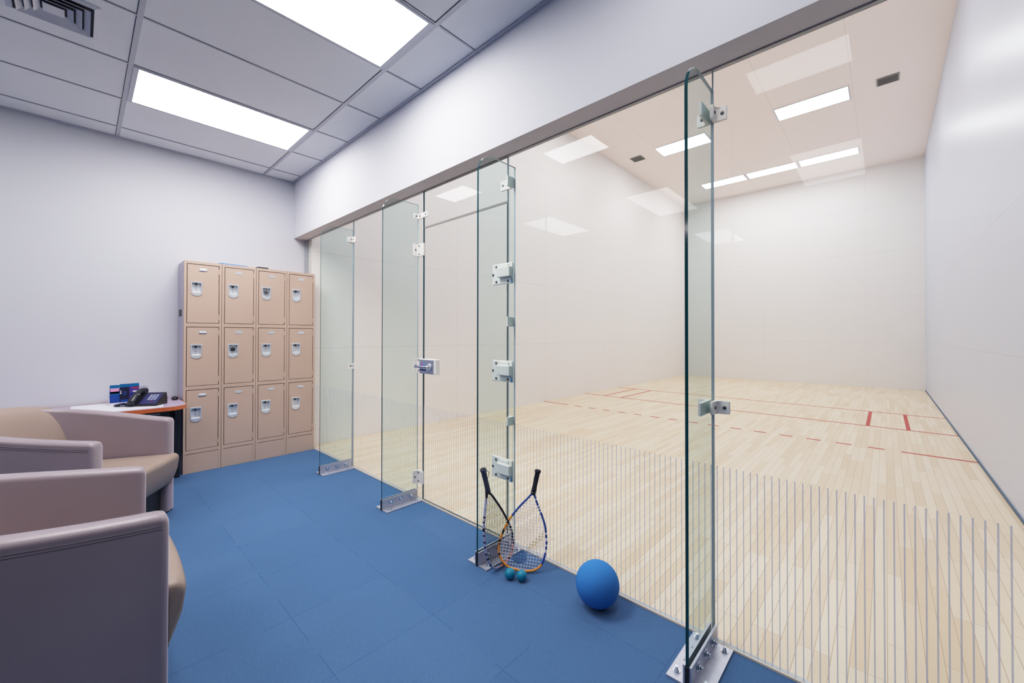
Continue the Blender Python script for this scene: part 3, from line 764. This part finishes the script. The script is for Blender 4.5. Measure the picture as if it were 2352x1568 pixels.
# ------------------------------------------------------------------ tub chairs
def tub_chair(loc, rz, label):
    """local: +y is forward, origin on the floor at the middle of the arm fronts"""
    t = thing('tub_chair', label, 'chair', loc, rz, 'taupe vinyl tub chairs')
    W = 0.82; T = 0.090; hx = W/2-T/2
    def arm(s):
        b = BM(); path = []
        sp_ = 0.036
        arc = [(hx+sp_*math.sin((k/5)*PI/2*0.8), -0.03-0.36*k/5) for k in range(6)]
        for k in range(1, 13):
            a = k/12*PI/2; e = 0.72
            arc.append(((arc[5][0])*(math.cos(a)**e if math.cos(a) > 1e-6 else 0), -0.39-0.43*math.sin(a)**e))
        sl = 0.0; last = (hx, 0.0)
        for q in arc:
            sl += math.hypot(q[0]-last[0], q[1]-last[1]); last = q
            u = min(1.0, sl/1.02); path.append((q[0], q[1], 0.716+0.152*(u**1.25*(1.0-0.12*u)+0.12*u)))
        # section: rounded top slab from floor to height
        rings = []; n = len(path)
        front = [(0.0, 0.66, 0.022), (0.004, 0.84, 0.011), (0.011, 0.95, 0.003), (0.022, 1.0, 0.0)]
        stations = [((hx, 0.0-f, 0.716), sc, dz) for f, sc, dz in front] + [(p, 1.0, 0.0) for p in path]
        P = [Vector(q[0]) for q in stations]
        for i, (p, sc, dz) in enumerate(stations):
            a = P[max(0, i-1)]; c = P[min(len(P)-1, i+1)]; d = (c-a); d.z = 0; d.normalize()
            nrm = Vector((-d.y, d.x, 0))        # inward/outward normal
            if i == len(stations)-1: nrm = Vector((0, -1, 0)) if nrm.y < 0 else Vector((0, 1, 0))
            zt = p[2]-dz; h = T/2*sc; r = 0.024
            prof = [(-h, 0.012), (-h, zt-r)]
            for q in range(1, 6):
                an = PI - q*PI/2/6; prof.append((-h+r+r*math.cos(an), zt-r+r*math.sin(an)))
            for q in range(0, 6):
                an = PI/2 - q*PI/2/6; prof.append((h-r+r*math.cos(an), zt-r+r*math.sin(an)))
            prof += [(h, zt-r), (h, 0.012)]
            rings.append([b.verts.new((s*(p[0]+nrm.x*o), p[1]+nrm.y*o, z)) for o, z in prof])
        m = len(rings[0])
        for i in range(len(rings)-1):
            for k in range(m):
                b.faces.new((rings[i][k], rings[i][(k+1) % m], rings[i+1][(k+1) % m], rings[i+1][k]))
        b.faces.new(rings[0][::-1]); b.faces.new(rings[-1])
        o = obj('arm', b, 'vinyl', t); sharp(o, 60)
        # twin seam of piping along the outer top edge
        for dzz in (0.036, 0.046):
            b = BM(); pts = []
            for (p, sc, dz), i in zip(stations[3:-1], range(99)):
                a = Vector(stations[max(0, i+2)][0]); c = Vector(stations[i+4][0]); d = c-a; d.z = 0; d.normalize()
                nv = Vector((-d.y, d.x, 0))
                if nv.dot(Vector((p[0], p[1]+0.35, 0))) < 0: nv = -nv
                pts.append((s*(p[0]+nv.x*(T/2+0.0002)), p[1]+nv.y*(T/2+0.0002), p[2]-dz-dzz))
            tube(b, pts, 0.0016, 6); obj('seam', b, 'stitch', o)
        # dark glide under the arm
        b = BM(); box(b, s*hx-0.036, s*hx+0.036, -0.30, -0.012, 0.001, 0.0118); obj('glide', b, 'black', o)
    arm(1); arm(-1)
    # back cushion, arched and wrapped into the shell
    b = BM(); nx, nz = 21, 11; grid = []
    def bp(u, v, side):
        x = u*0.322
        y = -0.735-0.075*v+0.06*abs(u)**2
        ztop = 0.872-0.040*abs(u)**2.4
        z = 0.36+(ztop-0.36)*v
        if side: y += 0.020+0.085*math.sin(min(1, 0.30+v*0.70)*PI)**0.45*(1-0.25*abs(u)**6)
        return (x, y, z)
    G = [[[b.verts.new(bp(-1+2*i/(nx-1), j/(nz-1), sd)) for j in range(nz)] for i in range(nx)] for sd in (0, 1)]
    for sd in (0, 1):
        for i in range(nx-1):
            for j in range(nz-1):
                b.faces.new((G[sd][i][j], G[sd][i+1][j], G[sd][i+1][j+1], G[sd][i][j+1]))
    for i in range(nx-1):
        b.faces.new((G[0][i][0], G[0][i+1][0], G[1][i+1][0], G[1][i][0])); b.faces.new((G[0][i][-1], G[1][i][-1], G[1][i+1][-1], G[0][i+1][-1]))
    for j in range(nz-1):
        b.faces.new((G[0][0][j], G[0][0][j+1], G[1][0][j+1], G[1][0][j])); b.faces.new((G[0][-1][j], G[1][-1][j], G[1][-1][j+1], G[0][-1][j+1]))
    sharp(obj('backrest', b, 'vinyl_seat', t), 75)
    # seat with a bowed, raked bull-nose front
    b = BM()
    prof = [(-0.70, 0.225), (-0.70, 0.425), (-0.30, 0.440), (-0.06, 0.450)]
    for k in range(9):
        a = PI/2 - k*PI/2/8*1.15; prof.append((0.020+0.036*math.cos(a), 0.414+0.036*math.sin(a)))
    prof += [(0.046, 0.330), (0.024, 0.265), (-0.004, 0.222), (-0.030, 0.215)]
    xs = [-0.372, -0.366, -0.355, -0.317, -0.3165]+[-0.30+0.6*k/14 for k in range(15)]+[0.3165, 0.317, 0.355, 0.366, 0.372]
    rings = []
    for x in xs:
        ax = abs(x); bow = 0.016*(1-(x/0.372)**2)
        shr = 0.0 if ax < 0.35 else {0.355: 0.003, 0.366: 0.009, 0.372: 0.020}.get(round(ax, 3), 0)
        ring = []
        for (y, z) in prof:
            yy = y+bow if y > -0.2 else y
            if ax > 0.3168: yy = max(yy, 0.0045)
            cy, cz = 0.03, 0.335
            if shr and yy > 0.0046: yy -= shr*0.7
            if shr: z = z-shr*0.8 if z > cz else z+shr*0.8
            ring.append(b.verts.new((x, yy, z)))
        rings.append(ring)
    m = len(prof)
    for i in range(len(rings)-1):
        for k in range(m): b.faces.new((rings[i][k], rings[i][(k+1) % m], rings[i+1][(k+1) % m], rings[i+1][k]))
    b.faces.new(rings[0][::-1]); b.faces.new(rings[-1])
    sharp(obj('seat', b, 'vinyl_seat', t), 70)
    b = BM(); box(b, -0.318, 0.318, -0.70, -0.045, 0.012, 0.212, 0.004); obj('plinth', b, 'black', t)  # base painted black for the shaded recess under the seat
    for sx in (-0.27, 0.27):
        b = BM(); cyl(b, (sx, -0.09, 0.0005), (sx, -0.09, 0.014), 0.018, seg=14); obj('foot', b, 'black', t)
    return t
tub_chair((-3.745, 0.285, 0), math.radians(-34), 'farther taupe tub chair, angled in front of the desk')
tub_chair((-2.275, 0.222, 0), 0.0, 'nearest taupe tub chair, cut by the left edge of the photo')

# ------------------------------------------------------------------ rackets and balls
def catmull(P, closed, k=5):
    n = len(P); out = []
    rng = range(n) if closed else range(n-1)
    for i in rng:
        g = (lambda j: P[j % n]) if closed else (lambda j: P[max(0, min(n-1, j))])
        p0, p1, p2, p3 = (Vector(g(i+d)) for d in (-1, 0, 1, 2))
        for q in range(k):
            t_ = q/k
            out.append(0.5*((2*p1)+(-p0+p2)*t_+(2*p0-5*p1+4*p2-p3)*t_*t_+(-p0+3*p1-3*p2+p3)*t_**3))
    if not closed: out.append(Vector(P[-1]))
    return out
def inside(p, poly):
    r = False; n = len(poly)
    for i in range(n):
        a, c = poly[i], poly[(i+1) % n]
        if (a[1] > p[1]) != (c[1] > p[1]) and p[0] < (c[0]-a[0])*(p[1]-a[1])/(c[1]-a[1])+a[0]: r = not r
    return r
def spans(poly, axis, v):
    xs = []; n = len(poly); o = 1-axis
    for i in range(n):
        a, c = poly[i], poly[(i+1) % n]
        if (a[axis] > v) != (c[axis] > v): xs.append((c[o]-a[o])*(v-a[axis])/(c[axis]-a[axis])+a[o])
    xs.sort(); return list(zip(xs[::2], xs[1::2]))
def racket(label, B, W, A, N, outline, grip, frame_mats, frame_mi, grip_mat, strings, wrist):
    """B base point, W width axis, A long axis, N normal; outline in (w, a) local coordinates"""
    t = thing('racket', label, 'racket', B)
    m = Matrix((W, A, N)).transposed().to_4x4(); t.matrix_world = Matrix.Translation(B) @ m
    pl = catmull([(p[0], p[1], 0) for p in outline], False, 5)
    b = BM(); n = len(pl)
    tube(b, pl, 0.0062, 10, mi=lambda i: frame_mi(i/(n-1)))
    # flatten into a deeper beam section
    for v in b.verts: v.co.z *= 1.35
    fr = obj('frame', b, frame_mats, t)
    p0, p1, r0 = grip
    b = BM(); d = (Vector(p1)-Vector(p0)).normalized(); p0v, p1v = Vector((*p0, 0)), Vector((*p1, 0)); d = (p1v-p0v).normalized()
    pts = [p0v-d*0.012, p0v, p0v+(p1v-p0v)*0.3, p0v+(p1v-p0v)*0.85, p1v-d*0.016, p1v-d*0.008, p1v]
    tube(b, pts, r0, 16, radii=[r0*0.95, r0, r0*0.95, r0*1.0, r0*1.15, r0*1.3, r0*1.22]); gp = obj('grip', b, grip_mat, t)
    b = BM(); cyl(b, p1v, p1v+d*0.004, r0*1.1, r0*0.8, 16); obj('butt_cap', b, 'black', gp)
    b = BM(); cyl(b, p0v-d*0.026, p0v-d*0.010, r0*0.9, r0*1.06, 16); obj('collar', b, 'black', gp)
    poly = [(p.x, p.y) for p in pl]
    sp, angle, smat, patch = strings
    # string bed: mains and crosses, each one mesh of fine cords
    for nm, ax in (('main_strings', 0), ('cross_strings', 1)):
        b = BM(); v = -0.2
        lo = min(p[ax] for p in poly); hi = max(p[ax] for p in poly); v = lo+sp*0.6
        while v < hi-sp*0.3:
            for (u0, u1) in spans(poly, ax, v):
                if u1-u0 < 0.012: continue
                k = max(1, int((u1-u0)/0.012))
                for i in range(k):
                    ua, ub = u0+(u1-u0)*i/k, u0+(u1-u0)*(i+1)/k
                    q = ((v, (ua+ub)/2) if ax == 0 else ((ua+ub)/2, v))
                    mi = patch(q)
                    zz = 0.0006 if ax else -0.0006
                    pa, pb = ((v, ua, zz), (v, ub, zz)) if ax == 0 else ((ua, v, zz), (ub, v, zz))
                    cyl(b, pa, pb, 0.0011, seg=5, mi=mi, cap=False)
            v += sp
        obj(nm, b, smat, t)
    if wrist:
        b = BM(); q = p1v+Vector((0.004, -0.01, 0.006))
        pts = catmull([q, q+Vector((0.020, -0.012, 0.012)), q+Vector((0.018, -0.03, 0.012)), q+Vector((-0.018, -0.09, 0.014)), q+Vector((-0.026, -0.14, 0.012)), q+Vector((-0.022, -0.175, 0.01))], False, 5)
        tube(b, pts, 0.0018, 7); obj('wrist_cord', b, 'black', t)
    return t
RO = [(-0.0110, 0.426), (-0.0363, 0.39), (-0.0701, 0.3475), (-0.0987, 0.306), (-0.1265, 0.2604), (-0.1443, 0.2167), (-0.1572, 0.1742), (-0.1649, 0.1372), (-0.1664, 0.1016), (-0.161, 0.0716), (-0.146, 0.0455), (-0.123, 0.023), (-0.0961, 0.0086), (-0.0558, 0.0012), (-0.0076, 0.0012), (0.0343, 0.0076), (0.0654, 0.022), (0.0883, 0.0451), (0.1002, 0.0817), (0.1046, 0.1217), (0.1036, 0.1657), (0.0954, 0.209), (0.0817, 0.2564), (0.0612, 0.2988), (0.0386, 0.3366), (0.019, 0.3706), (0.0016, 0.4053), (-0.0055, 0.4274)]
RO = [(x, y+0.002) for x, y in RO]
def rmi(u):
    # blue from the throat, orange along the lower left, orange again at lower right, white lettering marks on the blue side
    if u < 0.13: return 0
    if u < 0.27: return 1 if int(u*60) % 3 else 3
    if u < 0.38: return 1 if int(u*75) % 5 else 3
    if u < 0.63: return 1
    if u < 0.68: return 0
    if u < 0.80: return 2 if int(u*290) % 3 == 0 else 0
    if u < 0.86: return 0
    if u < 0.95: return 2 if int(u*230) % 3 == 0 else 0
    return 0
def rpatch(q):
    x, y = q
    if ((x+0.040)/0.045)**2+((y-0.072)/0.040)**2 < 1: return 1
    if y > 0.115 and x > 0.0 and abs((y-0.115)-(x-0.0)*1.1) < 0.02: return 2
    return 0 if y < 0.23 else 0
racket('blue and orange racket with black grip, leaning upright against the glass pane', Vector((-1.513, 1.736, 0.009)),
       Vector((0.7502, 0.6445, -0.1476)), Vector((-0.0585, 0.2870, 0.9561)), Vector((0.6586, -0.7086, 0.2530)),
       RO, ((-0.0088, 0.438), (0.0006, 0.556), 0.0150), ['f_blue', 'f_orange', 'f_white', 'f_black'], rmi, 'grip_black',
       (0.0165, 0, ['s_white', 's_navy', 's_olive'], rpatch), False)
LO = [(0.0044, 0.4318), (-0.0083, 0.3977), (-0.0257, 0.3561), (-0.0378, 0.3134), (-0.0505, 0.2713), (-0.0593, 0.2283), (-0.0626, 0.1836), (-0.064, 0.1383), (-0.0593, 0.0907), (-0.0447, 0.0433), (-0.0184, 0.0083), (0.0197, -0.0013), (0.0695, -0.0013), (0.1087, 0.0122), (0.1351, 0.0328), (0.1535, 0.0691), (0.1615, 0.11), (0.1592, 0.1552), (0.1455, 0.1996), (0.1251, 0.2463), (0.0989, 0.2995), (0.0664, 0.3542), (0.0392, 0.3968), (0.0150, 0.4258)]
LO = [(x, y+0.004) for x, y in LO]
def lmi(u):
    if u < 0.04: return 1
    if u < 0.42: return 1 if int(u*110) % 7 in (1, 4) and u > 0.12 else 0
    if u < 0.48: return 0
    if u < 0.66: return 2 if int(u*90) % 5 else 1
    return 1
def lpatch(q): return 1 if (q[1] > 0.17) else 0
racket('silver and black racket with charcoal grip, leaning on the glass fin behind the orange racket', Vector((-1.649, 1.644, 0.009)),
       Vector((-0.00514, 0.99943, 0.0333)), Vector((-0.1525, -0.0337, 0.98773)), Vector((0.98829, 0.0, 0.15259)),
       LO, ((0.0098, 0.447), (-0.0070, 0.570), 0.0155), ['f_silver', 'f_black', 'f_pink'], lmi, 'grip_grey',
       (0.0125, 0, ['s_black', 's_olive'], lpatch), True)
BG = 'small teal balls in front of the rackets'
for (x, y, lab) in ((-1.538, 1.640, 'left teal rubber ball on the carpet before the rackets'), (-1.478, 1.672, 'right teal rubber ball on the carpet before the rackets')):
    b = BM(); sphere(b, (0, 0, 0.0292), 0.0288); ob_ = obj('racquetball', b, 'rball', loc=(x, y, 0)); tag(ob_, lab, 'ball', BG)
t = thing('playground_ball', 'large blue rubber ball on the carpet against the glass wall', 'ball', (-1.066, 1.779, 0.1085))
b = BM(); sphere(b, (0, 0, 0), 0.1078, 64, 40); obj('ball_skin', b, 'ball', t)
for rot in ((0.5, 0.3, 0.0), (0.5, 1.8, 0.9)):
    b = BM(); mm = Matrix.Rotation(rot[2], 3, 'Z') @ Matrix.Rotation(rot[1], 3, 'Y') @ Matrix.Rotation(rot[0], 3, 'X')
    tube(b, [mm @ Vector((0.1076*math.cos(2*PI*k/72), 0.1076*math.sin(2*PI*k/72), 0)) for k in range(72)], 0.0007, 6, closed=True)
    obj('moulded_seam', b, 'ballseam', t)

# ------------------------------------------------------------------ world, camera, view
w = bpy.data.worlds.new('world'); bpy.context.scene.world = w; w.use_nodes = True
w.node_tree.nodes['Background'].inputs[0].default_value = (0.75, 0.8, 0.9, 1); w.node_tree.nodes['Background'].inputs[1].default_value = 0.05

yaw, pitch, roll = math.radians(42.91165), 0.00819, 0.00129
F = Vector((-math.sin(yaw)*math.cos(pitch), math.cos(yaw)*math.cos(pitch), math.sin(pitch)))
R = Vector((math.cos(yaw), math.sin(yaw), 0)); U = R.cross(F)
R2 = R*math.cos(roll)+U*math.sin(roll); U2 = -R*math.sin(roll)+U*math.cos(roll)
cam = bpy.data.cameras.new('camera'); co = bpy.data.objects.new('camera', cam); C.objects.link(co)
mw = Matrix((R2, U2, -F)).transposed().to_4x4(); mw.translation = (0, 0, 1.35); co.matrix_world = mw
cam.sensor_fit = 'HORIZONTAL'; cam.sensor_width = 36.0; cam.lens = 922.848*36/2352; cam.shift_y = -19.56/2352
cam.clip_start = 0.02; cam.clip_end = 100
sc = bpy.context.scene; sc.camera = co
sc.view_settings.view_transform = 'Standard'; sc.view_settings.look = 'None'; sc.view_settings.exposure = 0.0
vs = sc.view_settings; vs.use_curve_mapping = True
cm = vs.curve_mapping; cm.use_clip = True; cm.clip_min_x = 0.0; cm.clip_min_y = 0.0; cm.clip_max_x = 4.0; cm.clip_max_y = 1.2
cv = cm.curves[3]
for x, y in ((0.0, 0.0), (0.05, 0.052), (0.2, 0.235), (0.5, 0.545), (0.8, 0.735), (1.2, 0.865), (2.0, 0.97), (4.0, 1.05)):
    pt = None
    for q in cv.points:
        if abs(q.location[0]-x) < 1e-4: pt = q
    if pt is None: pt = cv.points.new(x, y)
    pt.location = (x, y)
for q in list(cv.points):
    if abs(q.location[0]-1.0) < 1e-4: cv.points.remove(q)
cm.update()
cy = sc.cycles
cy.use_light_tree = False; cy.max_bounces = 8; cy.diffuse_bounces = 5; cy.glossy_bounces = 3; cy.transmission_bounces = 2; cy.transparent_max_bounces = 24
cy.caustics_reflective = False; cy.caustics_refractive = False; cy.sample_clamp_indirect = 6.0
cy.use_adaptive_sampling = True; cy.adaptive_threshold = 0.02; cy.adaptive_min_samples = 20
